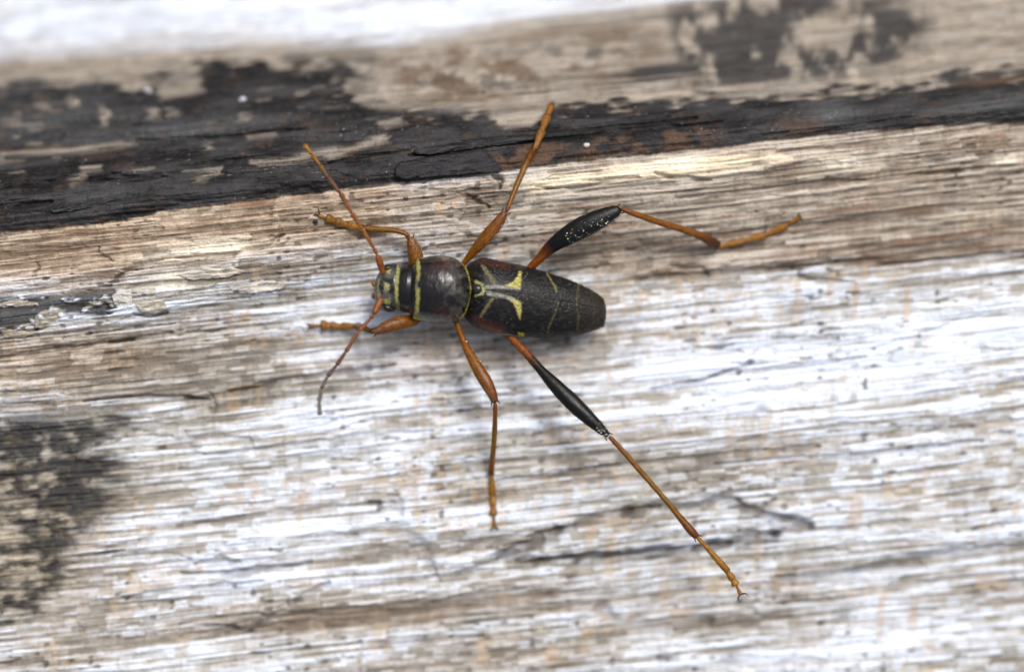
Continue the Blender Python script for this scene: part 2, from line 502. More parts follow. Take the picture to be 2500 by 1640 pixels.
    crack([(440, 1398), (560, 1400), (640, 1388), (760, 1372)], 7, 0.5, 0.6, (104, 100, 98))
    crack([(600, 1545), (673, 1495), (740, 1455), (800, 1426)], 7, 0.35, 0.4, (118, 112, 106), False)
    crack([(480, 1528), (560, 1530), (610, 1545)], 6, 0.45, 0.5, (118, 112, 108))
    crack([(300, 1460), (440, 1440), (640, 1418)], 8, 0.4, 0.5, (122, 116, 112))
    crack([(450, 1050), (456, 1066), (520, 1068), (610, 1066), (618, 1090)], 5, 0.3, 0.2, (112, 108, 102))
    crack([(500, 1110), (700, 1090), (900, 1062), (1060, 1050)], 8, 0.4, 0.5, (124, 118, 112))
    crack([(430, 1285), (600, 1258), (800, 1238), (960, 1228)], 5, 0.45, 0.4, (118, 112, 106))
    crack([(1200, 1180), (1400, 1150), (1700, 1118), (2000, 1090)], 6, 0.35, 0.5, (124, 118, 114), False)
    crack([(1750, 1130), (2100, 1110), (2400, 1075)], 7, 0.4, 0.5, (118, 112, 106))
    crack([(1300, 1060), (1340, 1062), (1420, 1048)], 10, 0.3, 0.4, (124, 118, 114))
    crack([(269, 690), (300, 664), (327, 652), (407, 634), (557, 622), (646, 606), (692, 575)], 5, 0.50, 0.5, (110, 96, 84), False)
    crack([(330, 768), (360, 772), (407, 764)], 4, 0.7, 0.4, (66, 60, 54))
    crack([(700, 588), (690, 600), (650, 606)], 4, 0.7, 0.3, (84, 74, 64))
    crack([(1140, 478), (1170, 492), (1195, 505)], 5, 0.7, 0.4, (80, 68, 60))
    crack([(1205, 428), (1224, 440), (1218, 458)], 7, 0.85, 0.6, (44, 40, 36))
    crack([(1310, 455), (1400, 462), (1500, 440), (1560, 436)], 5, 0.4, 0.4, (128, 116, 104))
    crack([(1600, 425), (1650, 438), (1740, 440)], 5, 0.45, 0.4, (120, 112, 100))
    crack([(2010, 440), (2060, 442), (2110, 438)], 5, 0.55, 0.3, (112, 98, 86))
    crack([(2210, 425), (2360, 415), (2500, 402)], 4, 0.4, 0.4, (120, 104, 90))
    crack([(80, 640), (95, 655), (80, 672)], 3, 0.6, 0.3, (110, 84, 70)); crack([(235, 600), (240, 618), (280, 640)], 3, 0.5, 0.3, (110, 84, 70))

    # cream bleached strip just under the edge on the right
    cream = poly_soft(X, Y + 14 * (s3 - .5), [(1230, 452), (1480, 405), (1900, 368), (1930, 392), (1760, 425), (1500, 440), (1300, 470)], 12)
    mix(cream * np.clip(1.6 * streak - 0.35, 0, 0.85), lin(232, 218, 190))
    for cx, cy, rx, ry in [(2060, 398, 70, 12), (2460, 390, 45, 10), (1290, 505, 60, 10), (500, 610, 160, 18), (420, 690, 60, 22), (1640, 400, 70, 14)]:
        e = ((X - cx) / rx) ** 2 + ((Y - cy + .1 * (X - cx)) / ry) ** 2
        mix(np.exp(-e) * np.clip(0.2 + streak, 0, 1), lin(236, 228, 210))

    # ---------------- charred crust along the upper part
    up = np.interp(X, [-1500, 0, 154, 327, 423, 538, 692, 807, 850, 900, 960, 1100, 1177, 1215, 1300, 1346, 1600, 1754, 1907, 2042, 2138, 2273, 2330, 2500, 4000],
                   [300, 215, 207, 212, 184, 161, 158, 150, 166, 205, 258, 264, 262, 300, 306, 264, 252, 242, 236, 230, 228, 214, 186, 177, 120])
    rag = 26 * (s5 - .5) + 30 * (s3 - .5) + 40 * (fbm(X / 46, Y / 30, 52, 3) - .5)
    char = sstep(-16, 14, Y - up + rag * 1.3) * sstep(5, -3, dE + 7 * (s5 - .5) + 4 * (spk - .5))
    # pale wood bays that cut into the crust
    bays = np.zeros_like(X)
    Yw = Y + 10 * (s3 - .5) + 8 * (s4 - .5); Xw = X + 22 * (s5 - .5) + 16 * (s8 - .5)
    for p in [[(838, 195), (980, 190), (1180, 240), (1170, 268), (923, 272), (870, 250)],
              [(1190, 270), (1320, 255), (1310, 312), (1215, 310)],
              [(0, 372), (120, 362), (310, 345), (330, 352), (200, 372), (0, 385)],
              [(615, 392), (700, 388), (830, 362), (830, 376), (720, 398), (620, 406)],
              [(800, 378), (880, 350), (946, 333), (950, 345), (860, 372), (800, 392)],
              [(470, 432), (540, 412), (545, 424), (480, 446)], [(172, 440), (205, 428), (208, 442), (180, 452)],
              [(385, 232), (400, 200), (440, 182), (490, 188), (492, 225), (430, 238), (395, 245)],
              [(600, 325), (672, 320), (670, 332), (605, 338)], [(960, 368), (1000, 362), (1000, 372), (960, 376)],
              [(236, 252), (262, 258), (270, 285), (262, 312), (240, 312), (248, 285)],
              [(170, 245), (192, 242), (198, 258), (176, 264)], [(95, 255), (118, 252), (120, 268), (98, 268)],
              [(370, 272), (388, 270), (390, 286), (372, 290)], [(408, 275), (432, 272), (430, 284), (410, 286)],
              [(588, 284), (618, 284), (616, 298), (590, 300)], [(10, 300), (50, 296), (50, 306), (15, 310)],
              [(930, 300), (985, 288), (990, 298), (935, 310)], [(1760, 215), (1990, 192), (2040, 205), (1960, 232), (1800, 236)],
              [(500, 356), (520, 352), (522, 364), (502, 366)], [(200, 414), (240, 408), (240, 420), (205, 424)]]:
        sl = window(p, 40)
        bays[sl] = np.maximum(bays[sl], (0.55 + 0.45 * s3[sl]) * poly_soft(Xw[sl], Yw[sl], p, 9))
    islands = sstep(0.70, 0.78, vnoise(U / 46, V / 9, 55)) * sstep(0.5, 0.7, vnoise(X / 130, Y / 60, 56)) * sstep(-20, -60, dE) * sstep(1250, 1050, X)
    bays = np.maximum(bays, 0.35 * islands)
    char = char * (1 - 0.92 * bays)
    # dark stain blotches above the crust on the right, and a dark lens
    zone = poly_soft(X + 60 * (blot - .5), Y + 30 * (s2 - .5), [(1640, 20), (1900, -30), (2200, 10), (2275, 50), (2230, 130), (2080, 196), (1800, 214), (1660, 200)], 30)
    stain = zone * sstep(0.34, 0.52, fbm(X / 60 + 3, Y / 84, 61, 4, 0.6))
    stain = np.maximum(stain, poly_soft(Xw, Yw, [(1480, 190), (1580, 158), (1720, 150), (1720, 185), (1560, 200)], 10))
    stain = np.maximum(stain, 0.7 * sstep(0.46, 0.66, fbm(X / 50, Y / 40, 64, 4, 0.6)) * poly_soft(X, Y, [(980, 150), (1250, 120), (1540, 90), (1540, 150), (1300, 230), (1000, 230)], 40))
    stain = np.maximum(stain, 0.85 * sstep(0.36, 0.6, fbm(X / 60, Y / 34, 66, 4, 0.6)) * poly_soft(X + 50 * (s5 - .5), Y + 20 * (s3 - .5), [(700, 130), (900, 134), (960, 165), (900, 190), (840, 215), (700, 200)], 25))

    # wood above the crust: tan, then bleached white at the top
    top_line = np.interp(X, [-1500, 0, 192, 384, 576, 900, 954, 1107, 1300, 1492, 1700, 2500], [200, 128, 119, 102, 86, 88, 95, 73, 38, 12, -8, -60])
    above = (dE < 0)
    tm = sstep(34, -30, Y - top_line + 30 * (s2 - .5) + 24 * (blot - .5))
    ttone = np.clip(streak * .8 + 0.2 + 0.5 * (blot - .5), 0, 1)[..., None]
    topcol = lin(98, 90, 81) + (lin(158, 149, 138) - lin(98, 90, 81)) * ttone
    whitecol = lin(146, 144, 144) + (lin(212, 220, 234) - lin(146, 144, 144)) * np.clip(0.15 + ttone, 0, 1)
    topcol = topcol + (whitecol - topcol) * tm[..., None]
    col = np.where(above[..., None], topcol, col)
    mix(stain * above * 0.92, lin(44, 43, 44))
    bm = sstep(0.40, 0.62, fbm(X / 70, Y / 42, 68, 4, 0.6)) * poly_soft(X + 80 * (blot - .5), Y + 30 * (s2 - .5), [(960, 140), (1150, 100), (1420, 80), (1560, 60), (1640, 110), (1480, 200), (1330, 250), (1120, 250), (980, 220)], 40)
    mix(bm * above * 0.75, lin(92, 74, 58))
    # the crust itself
    cn = fbm(U / 110, V / 22, 71, 4)
    cw = sstep(0.35, 0.75, cn)[..., None]
    ccol = lin(26, 25, 26) + (lin(56, 55, 57) - lin(26, 25, 26)) * cw
    grey = blob(430, 320, 190, 26, 0.6) + blob(90, 300, 200, 40, 0.35) + blob(2400, 262, 130, 22, 0.55) + blob(2030, 280, 60, 34, 0.55) + blob(230, 480, 80, 14, 0.4)
    ccol = ccol + (lin(96, 97, 99) - ccol) * np.clip(grey * (0.4 + s3), 0, 1)[..., None]
    brown = 1.2 * poly_soft(X, Yw, [(1205, 385), (1300, 352), (1700, 318), (1760, 338), (1700, 372), (1450, 396), (1230, 424)], 14) * sstep(0.35, 0.6, fbm(X / 40, Y / 26, 75, 3))
    brown = np.maximum(brown, blob(1945, 312, 55, 22, 1.0, 0) * (0.5 + 0.5 * s5))
    brown = np.maximum(brown, blob(2440, 198, 110, 12, 0.9))
    brown = np.maximum(brown, 0.25 * sstep(0.62, 0.75, fbm(X / 50, Y / 24, 78, 3)))
    ccol = ccol + (lin(88, 68, 54) - ccol) * np.clip(brown, 0, 1)[..., None] * 0.8
    glint = sstep(0.93, 0.97, vnoise(X / 3.4, Y / 3.4, 79)) * sstep(.5, .7, vnoise(X / 60, Y / 30, 80))
    ccol = ccol + (lin(150, 150, 152) - ccol) * glint[..., None] * 0.7  # glints painted into the crust colour as pale specks
    mix(char, ccol)
    crust = 0.55 * sstep(2, -26, dE) * sstep(-140, -30, dE) + 0.22
    relief += char * (crust + 0.34 * (cn - .5) + 0.24 * (fbm(X / 14, Y / 11, 73, 3) - .5))
    rough = rough * (1 - char) + (0.55 + 0.25 * cn) * char
    # grooves in the crust
    for p, w in [([(0, 460), (90, 452), (200, 440), (300, 438)], 7), ([(0, 505), (60, 500), (130, 492)], 8), ([(270, 425), (340, 436), (420, 430)], 7),
                 ([(330, 345), (480, 335), (640, 322), (760, 312)], 5), ([(1190, 360), (1300, 348), (1400, 335), (1600, 312), (1760, 300)], 6),
                 ([(1000, 380), (1080, 368), (1150, 360)], 7), ([(800, 400), (930, 376), (1000, 372)], 6), ([(1400, 318), (1560, 306), (1700, 290)], 5)]:
        crack(p, w, 0.8, 0.4, (18, 17, 17))

    # ---------------- black fungus stains on the left
    A = poly_soft(X + 60 * (s5 - .5) + 40 * (blot - .5), Y + 20 * (s3 - .5), [(-400, 1010), (0, 1005), (200, 1000), (320, 985), (345, 1030), (260, 1085), (300, 1130), (330, 1165), (262, 1190),
                  (285, 1240), (200, 1310), (175, 1390), (140, 1440), (100, 1520), (-400, 1560)], 60)
    fn = 0.6 * fbm(U / 60, V / 17, 82, 4) + 0.4 * fbm(X / 22, Y / 16, 84, 3)
    blackness = np.clip(blob(215, 1195, 105, 105, 1.0, 0) + blob(265, 1040, 70, 40, 0.9, 0) + blob(120, 1010, 120, 18, 0.5, 0) + blob(135, 1390, 18, 40, 0.7, 0)
                        + blob(110, 1335, 100, 12, 0.7, 0) + blob(40, 1070, 120, 70, 0.5, 0) + 0.30, 0, 1)
    at = np.clip(0.5 + 2.2 * (fbm(U / 40, V / 9, 83, 3) - .5), 0, 1)[..., None]
    mix(A * 0.8, lin(104, 97, 84) + (lin(172, 164, 148) - lin(104, 97, 84)) * at)
    Ab = np.clip(A * 1.25 - 0.25 + 0.5 * (fn - .5), 0, 1)
    mix(Ab * 0.95 * sstep(0.54 - 0.40 * blackness, 0.84 - 0.40 * blackness, fn), lin(36, 36, 39))
    olive = A * sstep(0.66, 0.8, vnoise(X / 12, Y / 9, 86))
    mix(olive * 0.22, lin(110, 98, 62))
    relief += A * 0.2 * (fn - .5)
    C = poly_soft(Xw, Yw, [(-100, 1462), (40, 1448), (66, 1470), (60, 1500), (30, 1520), (-100, 1530)], 9) * sstep(0.40, 0.52, fbm(X / 18, Y / 15, 88, 3))
    mix(C * .9, lin(48, 47, 46))
    B = poly_soft(Xw, Yw, [(-300, 730), (0, 726), (110, 722), (200, 716), (275, 706), (292, 742), (262, 776), (170, 768), (105, 796), (70, 812), (0, 822), (-300, 840)], 10)
    bn = fbm(X / 26, Y / 14, 90, 3)
    B = B * np.maximum(sstep(0.24, 0.44, bn), poly_soft(Xw, Yw, [(-200, 752), (0, 752), (82, 756), (76, 790), (40, 802), (-200, 815)], 5))
    mix(B * .92, lin(40, 39, 41)); relief -= 0.35 * B
    for cx, cy, r in [(400, 1172, 9), (330, 1212, 7), (455, 1250, 9), (318, 1206, 6), (802, 1008, 7), (340, 890, 5), (560, 785, 10), (590, 780, 8), (465, 803, 8), (2035, 875, 13),
                      (2180, 1435, 16), (2060, 1498, 20), (2310, 1572, 12), (1740, 758, 7), (1760, 840, 12), (1690, 835, 12), (1900, 820, 14), (2100, 824, 10), (2240, 844, 8), (2400, 855, 8),
                      (2355, 908, 7), (1950, 1028, 8), (2036, 972, 10), (2084, 970, 10), (1860, 995, 14), (1620, 1600, 14), (1780, 1605, 24), (935, 898, 9), (905, 930, 6), (900, 920, 6), (740, 920, 14)]:
        p = [(cx, cy), (cx + 1, cy)]
        sl = window(p, r * 3)
        e = np.hypot((wx[sl] - cx) / 1.5, wy[sl] - cy) / r
        col[sl] += (lin(76, 70, 66) - col[sl]) * (0.42 * sstep(1.2, .3, e))[..., None]

    relief *= 0.85
    # warm and cool tint wander
    cool = vnoise(U / 60, V / 14, 95) - 0.5
    col = col * np.stack([1 - 0.05 * cool, 1 + 0 * cool, 1 + 0.07 * cool], -1)
    col = np.clip(col, 0.004, 0.88)
    Xm, Ym = unproject(X, Y, base)
    verts = np.stack([Xm, Ym, base + relief], -1).reshape(-1, 3)
    ob = link_mesh("wood_surface", verts, grid_faces(nr, nc)[:, ::-1].copy(), M_WOOD, tint=col.reshape(-1, 3), rough=np.clip(rough, .3, .9).ravel())
    global GRID
    GRID = (ax, ay, base + relief)
    ob["kind"] = "structure"
    ob["label"] = "weathered silver grey wood with a charred black band"
    return ob


WOOD = build_wood()


def wz(px, py):
    return float(wood_base(np.array([float(px)]), np.array([float(py)]))[0])


# ---- loose flakes and splinters that belong to the wood
def flake(name, pts, thick, lift, tone, parent=WOOD, tilt=0.0, seed=0):
    """thin slab of wood with a ragged outline (photo pixels) lying on the surface"""
    r = random.Random(seed)
    out = []
    n = len(pts)
    for i in range(n):
        (ax, ay), (bx, by) = pts[i], pts[(i + 1) % n]
        m = max(2, int(math.hypot(bx - ax, by - ay) / 6))
        for j in range(m):
            t = j / m
            out.append((ax + (bx - ax) * t + r.uniform(-1.6, 1.6), ay + (by - ay) * t + r.uniform(-1.6, 1.6)))
    cx = sum(p[0] for p in out) / len(out); cy = sum(p[1] for p in out) / len(out)
    gx, gy, gz = GRID
    i0, i1 = np.searchsorted(gy, [min(p[1] for p in pts), max(p[1] for p in pts)]); j0, j1 = np.searchsorted(gx, [min(p[0] for p in pts), max(p[0] for p in pts)])
    lift = lift * 0.3 + float(np.median(gz[i0:i1, j0:j1])) - wz(cx, cy)
    rings = [(1.0, 0.0), (1.0, 0.5), (0.97, 0.9), (0.91, 1.0), (0.82, 1.05), (0.72, 1.05), (0.6, 1.08), (0.48, 1.1), (0.36, 1.1), (0.24, 1.1), (0.12, 1.1)]
    verts, tint = [], []
    for sc_, h in rings:
        for (x, y) in out:
            px = cx + (x - cx) * sc_; py = cy + (y - cy) * sc_
            v = py + .1 * px
            A_ = lambda a, b, sd: float(vnoise(np.array([px / a]), np.array([v / b]), sd)[0])
            g = 0.4 * A_(60, 3.6, 201 + seed % 5) + 0.35 * A_(24, 6, 207) + 0.25 * A_(8, 5, 209)
            rim_ = 0.5 * A_(14, 9, 211)
            z = wz(px, py) + lift + thick * h * (0.45 + rim_ * 1.2) + (0.32 * (g - .5) if h > .4 else 0) - (0.45 if h == 0 else 0)
            X, Y = unproject(px, py, z)
            verts.append((float(X), float(Y), z)); tint.append(lin(*tone) * np.clip(0.1 + 1.8 * g, .35, 1.6))
    k = len(out)
    faces = [tuple(f) for f in grid_faces(len(rings), k, True)]
    faces.append(tuple(range((len(rings) - 1) * k, len(rings) * k)))
    faces.append(tuple(reversed(range(k))))
    return link_mesh(name, np.array(verts), faces, M_WOOD, parent, tint=np.array(tint), rough=0.6, smooth=True)


flake("bark_chip", [(962, 412), (975, 396), (1040, 384), (1120, 372), (1178, 362), (1190, 375), (1225, 410), (1220, 418), (1150, 424), (1060, 432), (985, 438), (966, 430)], 0.30, 0.42, (36, 35, 38), seed=3)
flake("bark_chip", [(1012, 366), (1060, 356), (1160, 342), (1230, 332), (1300, 330), (1310, 340), (1240, 352), (1120, 366), (1040, 378), (1015, 376)], 0.26, 0.30, (42, 41, 43), seed=4)
flake("bark_chip", [(120, 510), (190, 498), (226, 482), (270, 478), (282, 488), (232, 503), (170, 516), (128, 520)], 0.16, 0.42, (46, 47, 49), seed=5)
flake("splinter", [(272, 722), (300, 712), (322, 720), (322, 746), (300, 750), (280, 744)], 0.14, 0.15, (186, 182, 174), seed=6)
flake("splinter", [(330, 742), (372, 730), (402, 738), (412, 756), (380, 766), (342, 762)], 0.14, 0.10, (172, 166, 154), seed=7)
flake("splinter", [(0, 742), (40, 730), (92, 738), (96, 746), (40, 748), (0, 750)], 0.14, 0.10, (150, 143, 130), seed=8)
flake("splinter", [(86, 770), (110, 756), (150, 760), (140, 786), (104, 804), (84, 800)], 0.16, 0.02, (140, 134, 122), seed=9)
flake("splinter", [(0, 806), (40, 804), (90, 812), (60, 824), (10, 826)], 0.16, 0.05, (160, 150, 132), seed=10)
flake("splinter", [(430, 672), (500, 652), (560, 650), (600, 664), (560, 676), (470, 684)], 0.14, 0.06, (188, 180, 168), seed=11)
flake("splinter", [(560, 700), (640, 684), (700, 690), (690, 704), (620, 716), (570, 714)], 0.14, 0.06, (190, 184, 176), seed=12)

# crumbs lying on the charred band
def crumb(px, py, r, tone, label, flat=0.7, seed=1):
    gx, gy, gz = GRID
    z0 = float(gz[np.searchsorted(gy, py), np.searchsorted(gx, px)]) + 0.5 * r * PX * flat
    nr, nc = 10, 14
    th = np.linspace(0, np.pi, nr)[:, None]; ph = np.linspace(0, 2 * np.pi, nc, endpoint=False)[None, :]
    d = 0.8 + 0.45 * vnoise(ph * 1.3 + 0 * th, th * 1.9 + 0 * ph, 400 + seed)
    R = 0.72 * r * PX
    cx, cy = unproject(px, py, z0)
    v = np.stack([cx + R * d * np.sin(th) * np.cos(ph), cy + R * .8 * d * np.sin(th) * np.sin(ph), z0 + R * flat * d * np.cos(th) + 0 * ph], -1).reshape(-1, 3)
    o = link_mesh("wood_crumb", v, grid_faces(nr, nc, True), M_GRAIN, tint=lin(*tone), rough=0.7)
    tag(o, label, "crumb")
    return o


crumb(1433, 355, 11, (186, 178, 168), "off-white crumb lying on the rusty brown stretch of the charred band", seed=1)
crumb(592, 243, 14, (166, 164, 176), "round lilac-white crumb on the charred black band", seed=2)
crumb(362, 222, 15, (156, 152, 158), "pale grey crumb at the upper rim of the charred band beside a tan patch", seed=3)
crumb(186, 253, 15, (150, 140, 126), "tan crumb on the grey left end of the charred band", seed=4)

crumb(770, 541, 9, (40, 38, 38), "tiny black crumb at the tip of the beetle's foot by the charred edge", seed=5)

# ------------------------------------------------------------------ the beetle
bx_, by_ = unproject(1230, 720, -3.7)
BEETLE = empty("longhorn_beetle", (float(bx_), float(by_), -3.7))
tag(BEETLE, "black and yellow banded longhorn beetle with long amber legs standing on weathered wood", "beetle")

YEL, YELG = lin(172, 164, 84), lin(150, 152, 88)
BLK = lin(22, 21, 23)


def C1(x, y):
    """close-up crop coordinates to photo pixels"""
    return (x / 3.71875 + 880, y / 3.72 + 580)


def paint(col, PXs, PYs, items):
    PXs = PXs + 3.0 * (vnoise(PXs / 9, PYs / 1.8, 141) - .5) + 1.0 * (vnoise(PXs / 4, PYs / 4, 142) - .5)
    PYs = PYs + 1.2 * (vnoise(PXs / 8, PYs / 6, 143) - .5)
    for pts, w, tone, amt in items:
        q = [C1(*p) for p in pts]
        if w is None:
            m = poly_soft(PXs, PYs, q, 3.0)
        else:
            d, _ = seg_dist(PXs, PYs, q)
            R_ = w / 3.72 * 0.5
            m = sstep(R_ * 1.6, R_ * 0.2, d) if w > 60 else sstep(R_ + 2.2, R_ - 3.2, d)
        n = vnoise(PXs / 2.6, PYs / 2.2, 140)
        m = m * amt * (0.45 + 0.55 * sstep(0.2, 0.6, n))
        col[:] = col + (np.asarray(tone) - col) * np.clip(m, 0, 1)[..., None]


# ---- body: head, prothorax and abdomen as one continuous surface
B_T = np.array([
    # x, upper outline, lower outline, top z, bottom z
    [913, 698, 712, 0.10, -0.45], [916, 682, 730, 0.32, -0.9], [922, 665, 745, 0.52, -1.3], [932, 653, 755, 0.76, -1.7], [948, 645, 761, 0.95, -1.9],
    [960, 643, 762, 1.00, -1.9], [967, 646, 760, 0.95, -1.9], [972, 652, 756, 0.82, -1.8], [977, 650, 759, 0.90, -1.8], [992, 646, 763, 1.0, -1.9],
    [1004, 645, 765, 0.98, -1.9], [1008, 639, 771, 1.10, -2.0], [1014, 632, 778, 1.24, -2.0], [1024, 629, 781, 1.36, -2.1], [1040, 626, 785, 1.46, -2.3], [1065, 624, 790, 1.55, -2.5], [1090, 626, 791, 1.55, -2.6],
    [1110, 633, 788, 1.45, -2.6], [1126, 644, 781, 1.22, -2.6], [1138, 657, 769, 0.95, -2.6], [1146, 673, 752, 0.62, -2.6], [1151, 690, 733, 0.20, -2.6],
    [1154, 690, 735, -0.3, -2.6], [1162, 668, 765, -0.5, -2.8], [1180, 655, 790, -0.35, -3.0], [1230, 656, 808, -0.4, -3.1], [1337, 680, 814, -0.95, -3.0],
    [1407, 703, 808, -1.35, -2.7], [1455, 728, 796, -1.75, -2.4], [1472, 748, 782, -1.9, -2.2]])
xs = np.concatenate([np.linspace(913, 1160, 230), np.linspace(1162, 1472, 70)])
bt = [np.interp(xs, B_T[:, 0], B_T[:, i]) * 0.5 + hermite(xs, B_T[:, 0], B_T[:, i]) * 0.5 for i in range(1, 5)]
NA = 120
ang = np.linspace(0, 2 * np.pi, NA, endpoint=False)
ca, sa = np.cos(ang), np.sin(ang)
def spow(v, p): return np.sign(v) * np.abs(v) ** p
yc = (bt[0] + bt[1]) / 2; hw = (bt[1] - bt[0]) / 2
zm = bt[3] * 0.45 + bt[2] * 0.55 - 0.35
PYb = yc[:, None] + hw[:, None] * spow(ca, 0.95)[None, :]
Zb = np.where(sa[None, :] > 0, zm[:, None] + (bt[2] - zm)[:, None] * spow(np.abs(sa), 0.92)[None, :], zm[:, None] - (zm - bt[3])[:, None] * np.abs(sa)[None, :])
PYb = PYb - 9.0 * np.clip(sa, 0, 1)[None, :] * (hw[:, None] / 80)      # rolled a little away from the viewer
PXb = np.broadcast_to(xs[:, None], PYb.shape).copy()
# the rings lean with the body axis
PXb = PXb - 0.075 * (PYb - 706) * sstep(1180, 1100, xs)[:, None]
# coarse punctures on the prothorax
pn = fbm(PXb / 7, PYb / 7, 150, 3) - .5
Zb += 0.06 * pn * sstep(1005, 1040, xs)[:, None] * (sa > 0)[None, :]
# crease behind head and in front of the prothorax
Xb, Yb = unproject(PXb, PYb, Zb)
colb = np.broadcast_to(BLK, PXb.shape + (3,)).copy()
mot = fbm(PXb / 16, PYb / 14, 152, 4)
hz = sstep(1045, 1120, PXb) * sstep(0.40, 0.74, mot)
colb += (lin(82, 79, 72) - colb) * (0.55 * hz)[..., None]
colb += (lin(104, 103, 98) - colb) * (0.6 * sstep(975, 950, PXb) * sstep(0.36, 0.62, mot))[..., None]
colb += (lin(60, 34, 32) - colb) * (0.7 * np.exp(-((PXb - 1080) / 24) ** 2 - ((np.abs(PYb - 706) - 58) / 18) ** 2))[..., None]
colb += (lin(108, 105, 92) - colb) * (0.7 * sstep(66, 80, np.abs(PYb - 707)) * sstep(1020, 1050, PXb) * sstep(0.3, 0.55, mot))[..., None]
YD = lin(158, 152, 78)
paint(colb, PXb, PYb, [
    ([(352, 235), (338, 330), (330, 420), (326, 520), (338, 600), (348, 690)], 33, YELG, 0.9),
    ([(490, 170), (512, 200), (524, 250), (524, 300)], 38, YD, 0.9), ([(528, 335), (520, 375)], 34, YD, 0.75), ([(512, 380), (506, 470)], 26, lin(112, 110, 92), 0.7),
    ([(522, 470), (520, 560), (514, 650), (500, 730), (490, 790)], 36, YD, 0.9), ([(470, 740), (545, 735)], 40, YD, 0.8),
    ([(490, 180), (600, 172)], 26, lin(160, 160, 104), 0.8),
    ([(905, 200), (955, 255), (985, 320), (1004, 400), (1012, 480), (1004, 560), (985, 620), (950, 690), (900, 752)], 32, lin(166, 156, 52), 1.0),
    ([(240, 270), (275, 290), (262, 330), (230, 310)], None, YD, 0.9), ([(215, 400), (270, 425), (255, 480), (215, 470)], None, lin(150, 150, 96), 0.85),
    ([(205, 560), (270, 555), (270, 590), (240, 620), (210, 590)], None, YD, 0.95), ([(165, 360), (160, 520)], 22, lin(150, 148, 100), 0.7),
    ([(205, 370), (182, 420), (178, 470), (200, 505)], 26, lin(22, 21, 22), 0.95),
    ([(150, 520), (170, 500), (180, 530), (165, 560)], None, lin(170, 160, 90), 0.8),
])
roughb = 0.25 + 0.48 * (colb.mean(-1) > 0.09) + 0.3 * hz
body_v = np.stack([Xb, Yb, Zb], -1).reshape(-1, 3)
bf = [tuple(f) for f in grid_faces(len(xs), NA, True)]
bf.append(tuple(range(NA - 1, -1, -1))); bf.append(tuple(range((len(xs) - 1) * NA, len(xs) * NA)))
body = link_mesh("body", body_v, bf, M_BODY, BEETLE, tint=colb.reshape(-1, 3), rough=roughb.ravel())
body["label"] = "black head and rounded prothorax with yellow bands"

# ---- wing covers
E_X = [1126, 1132, 1140, 1150, 1172, 1200, 1227, 1283, 1337, 1407, 1445, 1468, 1476, 1480]
E_U = [676, 660, 648, 641, 631, 632, 639, 650, 666, 690, 709, 725, 734, 750]
E_S = [702, 703, 704, 705, 707, 710, 713, 719, 731, 741, 750, 757, 760, 763]
E_L = [758, 772, 782, 791, 806, 814, 819, 823, 824, 818, 808, 799, 793, 776]
E_Z = [-1.3, -0.8, -0.35, 0.15, 0.68, 0.74, 0.66, 0.40, 0.10, -0.40, -0.75, -1.05, -1.2, -1.35]
E_E = [-1.5, -1.5, -1.45, -1.4, -1.4, -1.4, -1.42, -1.5, -1.6, -1.75, -1.85, -1.9, -1.9, -1.9]


